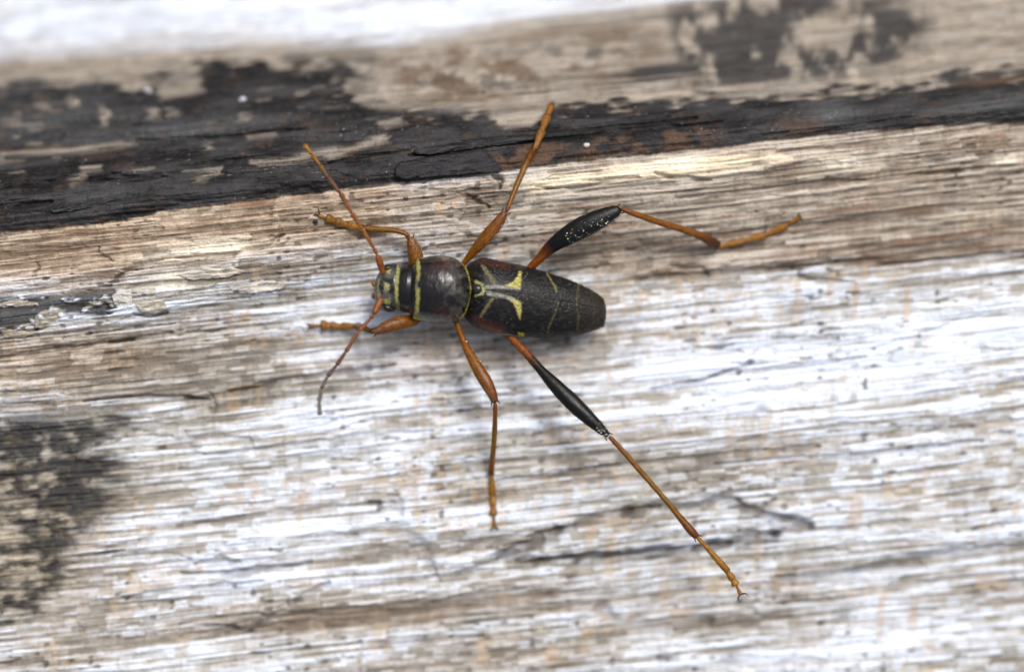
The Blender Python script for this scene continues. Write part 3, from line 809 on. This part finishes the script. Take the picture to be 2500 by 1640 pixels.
def elytron(lower):
    x = np.linspace(1126, 1480, 250)
    yS = hermite(x, E_X, E_S); zS = hermite(x, E_X, E_Z); zE = hermite(x, E_X, E_E)
    yO = hermite(x, E_X, E_L if lower else E_U)
    ph = np.concatenate([np.linspace(0.0, math.radians(112), 84)])
    outer_y = yS[:, None] + (yO - yS)[:, None] * np.sin(ph)[None, :] ** 0.96
    cz = np.cos(ph)
    outer_z = zE[:, None] + (zS - zE)[:, None] * spow(cz, 0.86)[None, :]
    # shoulder bulge and seam groove
    outer_z -= 0.012 * np.exp(-(ph / 0.02) ** 2)[None, :]
    outer_z += 0.12 * np.exp(-((x - 1172) / 20) ** 2)[:, None] * np.exp(-((ph - 0.9) / 0.25) ** 2)[None, :]
    ppx = np.broadcast_to(x[:, None], outer_y.shape)
    # leading edge of the cover curves back toward the shoulder
    ppx = ppx + 0.03 * (outer_y - 712) * 0
    outer_z = outer_z + 0.03 * (fbm(ppx / 4.0, outer_y / 4.0, 160, 2) - .5)
    X, Y = unproject(ppx, outer_y, outer_z)
    outer = np.stack([X, Y, outer_z], -1)
    cen = np.stack([X[:, :1] * 0 + X.mean(1, keepdims=True), Y[:, :1] + 0 * Y[:, :1], zE[:, None]], -1)
    inner = outer + (cen - outer) * np.array([0.0, 0.06, 0.06])[None, None, :]
    ring = np.concatenate([outer, inner[:, ::-1]], 1)
    nr, nc = ring.shape[:2]
    col = np.broadcast_to(lin(20, 19, 20), outer.shape).copy()
    PXe, PYe = ppx, outer_y
    n1 = fbm(PXe / 9, PYe / 6, 170, 3)
    col += (lin(46, 41, 32) - col) * (0.8 * sstep(1360, 1480, PXe + 30 * (n1 - .5)))[..., None]
    col += (lin(52, 50, 50) - col) * (0.5 * sstep(0.5, 0.75, n1))[..., None]
    RB = lin(72, 36, 24)
    if lower:
        paint(col, PXe, PYe, [([(1050, 740), (1150, 790), (1290, 835)], 80, RB, 0.75), ([(1100, 800), (1260, 850)], 40, lin(120, 66, 40), 0.6),
                              ([(1160, 512), (1240, 520), (1310, 533), (1390, 560), (1445, 600)], 34, lin(146, 144, 138), 0.9),
                              ([(1340, 556), (1400, 562), (1455, 580), (1460, 660), (1448, 745), (1434, 725), (1415, 650), (1385, 595)], None, lin(170, 162, 92), 1.0),
                              ([(1195, 560), (1140, 640), (1095, 712)], 32, lin(120, 114, 76), 0.6),
                              ([(1120, 480), (1105, 505), (1045, 522)], 30, lin(160, 160, 108), 0.9), ([(1150, 490), (1180, 500)], 30, lin(140, 140, 134), .6),
                              ([(1795, 590), (1770, 680), (1725, 780), (1695, 860)], 14, lin(112, 106, 66), 0.65),
                              ([(1960, 600), (1978, 700), (1968, 860)], 15, lin(88, 82, 48), 0.6),
                              ([(1430, 860), (1488, 872), (1480, 900), (1440, 895)], None, lin(196, 186, 70), 1.0),
                              ([(915, 745), (1000, 805), (1100, 850), (1230, 876), (1340, 886), (1460, 902)], 24, lin(150, 146, 122), 0.85)])
    else:
        paint(col, PXe, PYe, [([(1070, 205), (1180, 225), (1330, 262)], 70, RB, 0.65),
                              ([(1140, 452), (1230, 446), (1340, 450), (1440, 458)], 36, lin(146, 144, 138), 0.9),
                              ([(1320, 432), (1380, 405), (1425, 355), (1440, 305), (1462, 310), (1458, 400), (1450, 455), (1425, 465)], None, lin(170, 162, 92), 1.0),
                              ([(1110, 262), (1165, 330), (1215, 410)], 38, lin(120, 114, 76), 0.6),
                              ([(1050, 402), (1100, 425), (1118, 465), (1118, 480)], 32, lin(160, 160, 108), 0.9),
                              ([(1692, 325), (1735, 395), (1765, 440), (1780, 490)], 18, lin(138, 130, 80), 0.75),
                              ([(1980, 425), (1968, 500), (1964, 590)], 16, lin(96, 90, 52), 0.65)])
    # pale dust specks
    dust = sstep(0.90, 0.95, vnoise(PXe / 1.9, PYe / 1.9, 176)) * sstep(.45, .6, vnoise(PXe / 40, PYe / 30, 177))
    col += (lin(170, 166, 158) - col) * (0.4 * dust)[..., None]
    tint = np.concatenate([col, np.broadcast_to(lin(40, 34, 30), col.shape)], 1).reshape(-1, 3)
    rough = np.where(tint.mean(-1) > 0.08, 0.8, 0.46)
    f = [tuple(q) for q in grid_faces(nr, nc, True)]
    f.append(tuple(range(nc - 1, -1, -1))); f.append(tuple(range((nr - 1) * nc, nr * nc)))
    if lower:
        f = [tuple(reversed(q)) for q in f]
    o = link_mesh("elytron", ring.reshape(-1, 3), f, M_ELYTRA, BEETLE, tint=tint, rough=rough)
    o.data.set_sharp_from_angle(angle=math.radians(50))
    o["label"] = "black wing cover with yellow hook mark and grey seam line"
    return o, (x, outer, PXe, PYe, col)


ely_low, dat_low = elytron(True)
ely_up, dat_up = elytron(False)

# ---- scutellum
def ellipsoid(name, c_px, c_py, cz, rx, ry, rz, mat, tone, parent, rot=0.0, rough=0.3, bumps=0.0, seed=0):
    nr, nc = 14, 20
    th = np.linspace(0.02, np.pi - 0.02, nr)[:, None]; ph = np.linspace(0, 2 * np.pi, nc, endpoint=False)[None, :]
    d = 1 + bumps * (vnoise(ph * 2 + 0 * th, th * 3 + 0 * ph, 420 + seed) - .5)
    lx = rx * d * np.sin(th) * np.cos(ph); ly = ry * d * np.sin(th) * np.sin(ph); lz = rz * d * np.cos(th) + 0 * ph
    cx, cy = unproject(c_px, c_py, cz)
    c, s = math.cos(rot), math.sin(rot)
    v = np.stack([cx + (lx * c - ly * s) * PX, cy - (lx * s + ly * c) * PX, cz + lz * PX], -1).reshape(-1, 3)
    f = [tuple(q) for q in grid_faces(nr, nc, True)] + [tuple(range(nc - 1, -1, -1)), tuple(range((nr - 1) * nc, nr * nc))]
    return link_mesh(name, v, f, mat, parent, tint=lin(*tone), rough=rough)


ellipsoid("scutellum", 1166, 706, 0.58, 13, 12, 9, M_BODY, (34, 33, 34), BEETLE)
# eyes wrap round the antenna sockets
for yy, s in ((655, -1), (751, 1)):
    e = ellipsoid("eye", 947, yy, 0.0, 17, 10.5, 22, M_EYE, (20, 19, 20), body, rot=0.2 * s, rough=0.34)
ellipsoid("mandible", 918, 694, -0.35, 12, 9, 9, M_LEG, (132, 88, 34), body, rot=0.3, rough=0.35, bumps=.3)
ellipsoid("mandible", 918, 722, -0.35, 12, 9, 9, M_LEG, (112, 74, 30), body, rot=-0.3, rough=0.35, bumps=.3, seed=2)


# ---- limbs
def catmull(P, step):
    P = np.asarray(P, float)
    d = np.concatenate([[0], np.cumsum(np.hypot(np.diff(P[:, 0]), np.diff(P[:, 1])) + 6 * np.abs(np.diff(P[:, 2])) + 1e-6)])
    n = max(6, int(d[-1] / step))
    q = np.linspace(0, d[-1], n)
    return np.stack([hermite(q, d, P[:, i]) for i in range(P.shape[1])], 1), q / d[-1]


def limb(name, pts, tones, parent, mat=None, flat=1.0, nside=18, step=2.5, rough=0.38, seed=0, round_ends=(1, 1)):
    """pts rows: px, py, z(mm), radius(px). tones: list of (t, rgb)"""
    Q, t = catmull(pts, step)
    n = len(Q)
    X, Y = unproject(Q[:, 0], Q[:, 1], Q[:, 2])
    C = np.stack([X, Y, Q[:, 2]], 1)
    T = np.gradient(C, axis=0); T /= np.linalg.norm(T, axis=1, keepdims=True) + 1e-12
    up = np.array([0, 0, 1.0])
    S = np.cross(T, up); S /= np.linalg.norm(S, axis=1, keepdims=True) + 1e-9
    N = np.cross(S, T)
    R = np.clip(Q[:, 3], 0.6, None) * PX
    # round the ends off
    L = np.concatenate([[0], np.cumsum(np.linalg.norm(np.diff(C, axis=0), axis=1))])
    for end, dist in ((round_ends[0], L), (round_ends[1], L[-1] - L)):
        if end:
            rr = R.max() * 0.7 * end
            k = np.clip(dist / max(rr, 1e-6), 0, 1)
            R = R * np.sqrt(np.clip(1 - (1 - k) ** 2, 0.03, 1))
    a = np.linspace(0, 2 * np.pi, nside, endpoint=False)
    nz = 1 + 0.05 * (vnoise(t[:, None] * n / 5 + 0 * a, a[None, :] * 2 + 0 * t[:, None], 430 + seed) - .5)
    V = C[:, None, :] + (R[:, None] * nz)[..., None] * (np.cos(a)[None, :, None] * S[:, None, :] + flat * np.sin(a)[None, :, None] * N[:, None, :])
    tt = np.array([k[0] for k in tones]); tc = np.stack([lin(*k[1]) for k in tones]) * np.array([0.40, 0.47, 0.42])
    col = np.stack([np.interp(t, tt, tc[:, i]) for i in range(3)], 1)
    col = np.repeat(col[:, None, :], nside, 1)
    m = vnoise(t[:, None] * n / 3.0 + 0 * a, a[None, :] * 1.5 + 0 * t[:, None], 440 + seed)
    col = col * (0.75 + 0.5 * m)[..., None]
    f = [tuple(q) for q in grid_faces(n, nside, True)] + [tuple(range(nside - 1, -1, -1)), tuple(range((n - 1) * nside, n * nside))]
    o = link_mesh(name, V.reshape(-1, 3), f, mat or M_LEG, parent, tint=col.reshape(-1, 3), rough=rough)
    return o, (C, T, S, N, R, flat)


def hairs(parent, frame, count, length, tone, seed, thick=0.007, side=None, lean=0.75, t0=0.05, t1=0.95, name="hair"):
    """short tapering bristles standing on a limb: one part, too many to count"""
    r = np.random.default_rng(seed)
    C, T, S, N, R, flat = frame
    i = np.clip((r.uniform(t0, t1, count) * len(C)).astype(int), 0, len(C) - 1)
    if side is None:
        a = r.uniform(0, 2 * np.pi, count)
    else:
        a = r.normal(side, 0.5, count)
    rad = np.cos(a)[:, None] * S[i] + np.sin(a)[:, None] * N[i] * flat
    base = C[i] + rad * R[i][:, None] * 0.97
    d = rad * (1 - lean) + T[i] * lean + r.normal(0, 0.12, (count, 3))
    d /= np.linalg.norm(d, axis=1, keepdims=True)
    L = length * r.uniform(0.6, 1.3, count)[:, None]
    p1 = np.cross(d, rad); p1 /= np.linalg.norm(p1, axis=1, keepdims=True) + 1e-9
    p2 = np.cross(d, p1)
    v = np.stack([base + p1 * thick, base - p1 * thick * .5 + p2 * thick * .87, base - p1 * thick * .5 - p2 * thick * .87, base + d * L], 1).reshape(-1, 3)
    k = (np.arange(count) * 4)[:, None]
    f = np.concatenate([k + np.array([[0, 1, 3]]), k + np.array([[1, 2, 3]]), k + np.array([[2, 0, 3]])], 0)
    o = link_mesh(name, v, f, M_HAIR, parent, tint=lin(*tone), rough=0.5, smooth=False)
    o["kind"] = "stuff"
    return o


def grains(parent, frame, count, seed, t0, t1, side=1.57, rmin=0.012, rmax=0.05):
    """pale pollen grains stuck to a limb"""
    r = np.random.default_rng(seed)
    C, T, S, N, R, flat = frame
    V, F = [], []
    th = np.array([0.25, 1.1, 2.0, 2.9])[:, None]; ph = np.linspace(0, 2 * np.pi, 7, endpoint=False)[None, :]
    sph = np.stack([np.sin(th) * np.cos(ph), np.sin(th) * np.sin(ph), np.cos(th) + 0 * ph], -1).reshape(-1, 3)
    gf = [tuple(q) for q in grid_faces(4, 7, True)] + [tuple(range(6, -1, -1)), tuple(range(21, 28))]
    for j in range(count):
        i = int(np.clip(r.uniform(t0, t1) * len(C), 0, len(C) - 1)); a = r.normal(side, 0.55)
        p = C[i] + (np.cos(a) * S[i] + np.sin(a) * N[i] * flat) * R[i]
        s = rmin + (rmax - rmin) * r.random() ** 4
        b = len(V) * 28
        V.append(p + sph * s * r.uniform(0.6, 1.3, 3)); F += [tuple(q + b for q in f) for f in gf]
    o = link_mesh("pollen", np.concatenate(V), F, M_GRAIN, parent, tint=lin(208, 204, 196), rough=0.6)
    o["kind"] = "stuff"
    return o


AMB, AMB2, AMBD, GOLD = (160, 88, 8), (172, 96, 6), (100, 50, 14), (166, 118, 12)


def leg(label, femur, tibia, tarsus, claws, femur_tones, tibia_tones, tarsus_tone, seed, femur_flat=0.8, femur_hair=AMBD, pollen=None, hair_count=260, trochanter=None):
    x0, y0, z0, _ = femur[0]
    X, Y = unproject(x0, y0, z0)
    root = empty("leg", (float(X), float(Y), z0), BEETLE)
    root["label"] = label
    fo, ff = limb("femur", femur, femur_tones, root, flat=femur_flat, seed=seed, rough=0.36, round_ends=(1, 0.55))
    hairs(root, ff, hair_count, 0.24, femur_hair, seed + 1, thick=0.009)
    hairs(root, ff, hair_count // 2, 0.22, (170, 150, 112) if femur_hair == AMBD else (58, 54, 50), seed + 5, side=1.2, t0=0.4, t1=0.98, thick=0.005)
    ti, tfm = limb("tibia", tibia, tibia_tones, root, seed=seed + 2, step=2.0, rough=0.36, round_ends=(1, 0.6))
    hairs(root, tfm, 260, 0.20, (120, 78, 34), seed + 3, thick=0.008)
    # spurs at the tip of the femur and tibia
    for fr, s in ((ff, 1), (ff, -1), (tfm, 1), (tfm, -1)):
        C, T, S, N, R, fl = fr
        a = C[-3] + S[-3] * R[-4] * 0.8 * s
        b = a + (T[-3] * 0.9 + S[-3] * 0.3 * s) * 0.30
        pts = []
        for q, rr in ((a, 2.2), ((a + b) / 2, 1.5), (b, 0.6)):
            k = PX * (DIST - q[2]) / DIST
            pts.append((q[0] / k + 1250, 820 - q[1] / k, q[2], rr))
        limb("spur", pts, [(0, (96, 38, 26)), (1, (70, 24, 20))], root, nside=6, step=2, seed=seed)
    # tarsus: a row of lobed segments widening to the tip of each
    Q = np.asarray(tarsus, float)
    for i in range(len(Q) - 1):
        a, b = Q[i], Q[i + 1]
        w0, w1 = a[3], b[3]
        last = i == len(Q) - 2
        p = [(*(a[:3] * 1.1 - b[:3] * .1), w1 * 0.55), (*(a[:3] * .6 + b[:3] * .4), w1 * 0.72), (*(a[:3] * .15 + b[:3] * .85), w1), (*(b[:3] + (b[:3] - a[:3]) * 0.10), w1 * 0.92)]
        _, tf = limb("tarsus_segment", p, [(0, tarsus_tone), (0.8, tarsus_tone), (1, tuple(int(c * .75) for c in tarsus_tone))], root, flat=0.7, nside=14, step=1.6, seed=seed + 10 + i, rough=0.42, round_ends=(0.3, 0.45))
        if not last:
            hairs(root, tf, 60, 0.10, (206, 160, 70), seed + 20 + i, thick=0.005)
    e = Q[-1]
    for c in claws:
        mid = ((e[0] + c[0]) / 2 + c[2], (e[1] + c[1]) / 2 + c[3], e[2] + 0.06, 1.7)
        limb("claw", [(e[0], e[1], e[2], 2.2), mid, (c[0], c[1], e[2] - 0.12, 0.7)], [(0, (110, 50, 22)), (1, (60, 22, 14))], root, nside=8, step=1.2, seed=seed)
    if pollen:
        grains(root, ff, *pollen)
    return root, ff, tfm


ORF = [(0, AMB2), (0.6, AMB), (0.9, (150, 78, 28)), (1, AMBD)]
TIB = [(0, (146, 64, 12)), (0.12, AMB), (0.6, (160, 106, 14)), (0.88, (148, 80, 14)), (1, (118, 52, 14))]

def tz(px, py, r):      # a foot's height: resting on the wood
    gx, gy, gz = GRID
    j0, j1 = np.searchsorted(gx, [px - 14, px + 14]); i0, i1 = np.searchsorted(gy, [py - 10, py + 10])
    return float(np.percentile(gz[i0:i1, j0:j1], 85)) + 0.7 * r * PX

# front leg reaching to the charred edge
leg("amber foreleg bent forward under the antenna towards the charred edge",
    [(1024, 668, -0.9, 14), (1017, 640, -0.7, 18), (1012, 614, -0.45, 17.5), (1006, 594, -0.30, 12.5), (1001, 577, -0.28, 7)],
    [(1001, 578, -0.26, 5), (990, 571, -0.22, 5), (958, 562, -0.25, 6.5), (920, 560, -0.30, 7.5), (884, 558, -0.34, 9)],
    [(884, 558, -0.34, 8), (850, 551, tz(850, 551, 7), 11), (820, 541, tz(820, 541, 7), 11), (797, 532, tz(797, 532, 7), 12), (778, 526, tz(778, 526, 5), 5)],
    [(776, 508, 3, 2), (763, 528, 0, -4)], ORF, TIB, (178, 112, 28), 500, hair_count=420)
# front leg on the pale side
leg("amber foreleg on the white wood with its blurred foot under the antenna",
    [(1030, 768, -1.1, 11), (1012, 780, -0.9, 13), (978, 787, -0.5, 16.5), (945, 797, -0.25, 14), (912, 811, -0.1, 7)],
    [(913, 811, -0.15, 5), (900, 806, -0.5, 6), (886, 800, -1.1, 8), (872, 796, tz(869, 796, 9) + 0.35, 10)],
    [(872, 796, tz(869, 796, 9) + 0.35, 8), (836, 797, tz(836, 797, 8), 11), (808, 795, tz(808, 795, 8), 11), (784, 794, tz(784, 794, 8), 14), (757, 796, tz(757, 796, 5), 6)],
    [(748, 790, 0, -2), (750, 804, 0, 2)], ORF, [(0, AMBD), (0.5, AMB), (1, (160, 96, 34))], (172, 108, 36), 540, hair_count=420)
# middle legs
leg("amber middle leg stretched up onto the charred band",
    [(1120, 660, -1.2, 6), (1133, 642, -0.9, 6.5), (1158, 612, -0.4, 11), (1186, 580, 0.05, 15.5), (1210, 552, 0.25, 14.5), (1230, 524, 0.35, 10), (1235, 517, 0.35, 8)],
    [(1236, 518, 0.33, 5), (1242, 502, 0.28, 5), (1263, 450, -0.05, 6.5), (1286, 397, -0.5, 7.5), (1306, 361, tz(1306, 361, 9) + .45, 9.5)],
    [(1307, 360, tz(1306, 361, 9) + .45, 7), (1322, 322, tz(1322, 322, 8) + .45, 10), (1336, 284, tz(1336, 284, 8) + .5, 11), (1346, 258, tz(1346, 258, 8) + .5, 10)],
    [(1358, 252, 0, -2), (1352, 246, -3, 0)], ORF, TIB, (176, 108, 40), 580, pollen=(9, 71, 0.55, 1.0, 0.2))
leg("amber middle leg stretched out over the white wood",
    [(1108, 768, -1.3, 6), (1116, 792, -1.1, 6.5), (1130, 830, -0.7, 8), (1146, 863, -0.35, 11), (1170, 905, 0.0, 15), (1188, 935, 0.15, 15.5), (1203, 965, 0.2, 11.5), (1209, 984, 0.2, 8.5)],
    [(1209, 983, 0.18, 5), (1209, 1000, 0.05, 5), (1208, 1040, -0.7, 6), (1205, 1091, -1.7, 6.5), (1201, 1130, -2.4, 7), (1199, 1156, tz(1199, 1156, 8) + 0.2, 8)],
    [(1199, 1155, tz(1199, 1156, 8) + 0.2, 6), (1203, 1205, tz(1203, 1213, 8), 9), (1204, 1232, tz(1204, 1236, 8), 9), (1205, 1256, tz(1205, 1254, 8), 11), (1207, 1284, tz(1206, 1282, 5), 5)],
    [(1197, 1296, -3, 0), (1217, 1296, 3, 0)], ORF, TIB, (186, 118, 30), 620, pollen=(7, 75, 0.3, 0.9, 2.6))
# hind legs with swollen black thighs
HF = [(0, (176, 84, 22)), (0.22, (178, 90, 26)), (0.30, (120, 54, 22)), (0.36, (24, 21, 22)), (1, (20, 18, 20))]
HT = [(0, (150, 70, 24)), (0.15, AMB), (0.7, (160, 92, 26)), (0.88, (118, 60, 24)), (1, (74, 38, 22))]
leg("hind leg with pollen dusted black thigh and bent amber shin",
    [(1278, 672, -1.5, 9), (1297, 652, -1.2, 10), (1320, 628, -0.8, 11.5), (1345, 603, -0.4, 16.5), (1385, 576, 0.0, 24), (1425, 554, 0.2, 27), (1465, 534, 0.35, 23.5), (1500, 517, 0.45, 15), (1516, 510, 0.45, 10)],
    [(1516, 510, 0.42, 6), (1535, 517, 0.35, 6.5), (1591, 537, -0.2, 7.5), (1671, 562, -1.3, 8.5), (1719, 580, -2.0, 11), (1752, 600, tz(1752, 600, 12) + .15, 14)],
    [(1752, 602, tz(1752, 602, 10) + .1, 7), (1815, 588, tz(1815, 588, 8), 9), (1868, 574, tz(1868, 574, 8), 10), (1918, 552, tz(1918, 552, 8), 10), (1953, 529, tz(1953, 529, 5), 5.5)],
    [(1958, 545, 2, 0), (1952, 517, -2, 0)], HF, HT, (184, 112, 20), 660, femur_flat=0.7, femur_hair=(30, 27, 26), pollen=(90, 61, 0.5, 0.9, 1.2), hair_count=600)
leg("hind leg held out straight with long black thigh and amber shin",
    [(1225, 795, -1.5, 9), (1243, 818, -1.2, 9), (1288, 866, -0.6, 10), (1322, 905, -0.2, 11.5), (1355, 940, 0.1, 17), (1395, 980, 0.35, 20), (1435, 1018, 0.5, 17.5), (1470, 1050, 0.55, 11.5), (1486, 1065, 0.55, 8)],
    [(1486, 1064, 0.5, 5), (1497, 1075, 0.48, 5.5), (1563, 1149, 0.35, 6.5), (1625, 1220, 0.25, 6.5), (1668, 1272, 0.15, 8.5), (1690, 1298, 0.1, 10), (1703, 1312, 0.1, 7.5)],
    [(1703, 1311, 0.1, 4.5), (1772, 1388, 0.0, 8.5), (1788, 1412, -0.05, 9.5), (1797, 1427, -0.08, 10.5), (1808, 1450, -0.1, 5)],
    [(1827, 1452, 2, -3), (1803, 1466, -3, 0)], HF, TIB, (186, 118, 26), 700, femur_flat=0.85, femur_hair=(32, 29, 28), pollen=(50, 67, 0.9, 1.0, 1.2), hair_count=700)


# ---- antennae
def antenna(label, pts, seed):
    x0, y0, z0 = pts[0][:3]
    X, Y = unproject(x0, y0, z0)
    root = empty("antenna", (float(X), float(Y), z0), BEETLE)
    root["label"] = label
    for i in range(len(pts) - 1):
        a, b = pts[i], pts[i + 1]
        A = np.array(a[:3], float); Bp = np.array(b[:3], float)
        w = a[3]; tone0, tone1 = a[4], b[4]
        nm = "scape" if i == 0 else ("pedicel" if i == 1 else "flagellum_segment")
        d = Bp - A
        p = [(*A, w * 0.72), (*(A + d * .3), w * 0.85), (*(A + d * .75), w * 1.02), (*(A + d * 0.95), w * 1.12), (*(A + d * 1.02), w * .95)]
        if i == 0:
            p = [(*A, w * 0.8), (*(A + d * .35), w * 1.05), (*(A + d * .7), w * 1.1), (*(A + d), w * .75)]
        _, fr = limb(nm, p, [(0, tone0), (1, tone1)], root, nside=14, step=2.0, seed=seed + i, rough=0.45, round_ends=(0.6, 0.7))
        hairs(root, fr, 40, 0.09, (190, 150, 90), seed + 30 + i, thick=0.004)
    return root


antenna("amber antenna lifted over the charred edge",
        [(936, 668, 0.85, 7.5, (170, 84, 34)), (921, 622, 1.3, 5, (172, 88, 32)), (913, 606, 1.4, 5.2, (172, 88, 32)), (884, 559, 1.6, 5.6, (178, 106, 36)), (859, 521, 1.8, 5.6, (170, 88, 36)), (831, 472, 1.9, 5.6, (140, 72, 48)),
         (801, 434, 1.9, 5.6, (120, 78, 64)), (782, 405, 1.9, 5.6, (160, 104, 50)), (762, 378, 1.9, 5.6, (182, 116, 34)), (743, 354, 1.9, 5, (190, 120, 30))], 800)
antenna("amber antenna darkening to a grey tip over the white wood",
        [(931, 727, 0.85, 7.5, (176, 96, 48)), (912, 768, 1.2, 5, (166, 86, 44)), (905, 777, 1.3, 4.6, (160, 84, 44)), (876, 808, 1.5, 4.8, (168, 92, 44)), (844, 859, 1.7, 5, (134, 66, 44)), (822, 891, 1.8, 5, (104, 60, 56)),
         (800, 918, 2.0, 5, (112, 76, 74)), (785, 948, 2.2, 5.2, (128, 102, 98)), (779, 980, 2.3, 5.4, (136, 118, 112)), (781, 1013, 2.4, 5, (136, 122, 116))], 840)


# ---- soft pile on the wing covers (short lying hairs), one part per cover
def pile(parent, dat, count, seed, sgn):
    x, outer, PXe, PYe, col = dat
    r = np.random.default_rng(seed)
    nr, nc = outer.shape[:2]
    i = r.integers(10, nr - 6, count); j = r.integers(1, int(nc * 0.85), count)
    base = outer[i, j]
    du = outer[np.clip(i + 1, 0, nr - 1), j] - outer[i - 1, j]; dv = outer[i, np.clip(j + 1, 0, nc - 1)] - outer[i, j - 1]
    nrm = np.cross(du, dv); nrm /= np.linalg.norm(nrm, axis=1, keepdims=True) + 1e-9
    nrm *= np.sign(nrm[:, 2:3] + 1e-9)
    d = du / np.linalg.norm(du, axis=1, keepdims=True) + 0.28 * nrm + r.normal(0, 0.18, (count, 3))
    d /= np.linalg.norm(d, axis=1, keepdims=True)
    L = r.uniform(0.09, 0.18, count)[:, None]; th = 0.006
    p1 = np.cross(d, nrm); p1 /= np.linalg.norm(p1, axis=1, keepdims=True) + 1e-9
    v = np.stack([base + p1 * th, base - p1 * th, base + nrm * th * 1.6, base + d * L], 1).reshape(-1, 3)
    k = (np.arange(count) * 4)[:, None]
    f = np.concatenate([k + np.array([[0, 1, 3]]), k + np.array([[1, 2, 3]]), k + np.array([[2, 0, 3]])], 0)
    tint = np.repeat(np.clip(col[i, j] * 1.25 + 0.006, 0, .6), 4, 0)
    o = link_mesh("hair", v, f, M_HAIR, parent, tint=tint, rough=0.5, smooth=False)
    o["kind"] = "stuff"


pile(ely_low, dat_low, 3000, 901, 1)
pile(ely_up, dat_up, 2400, 902, -1)
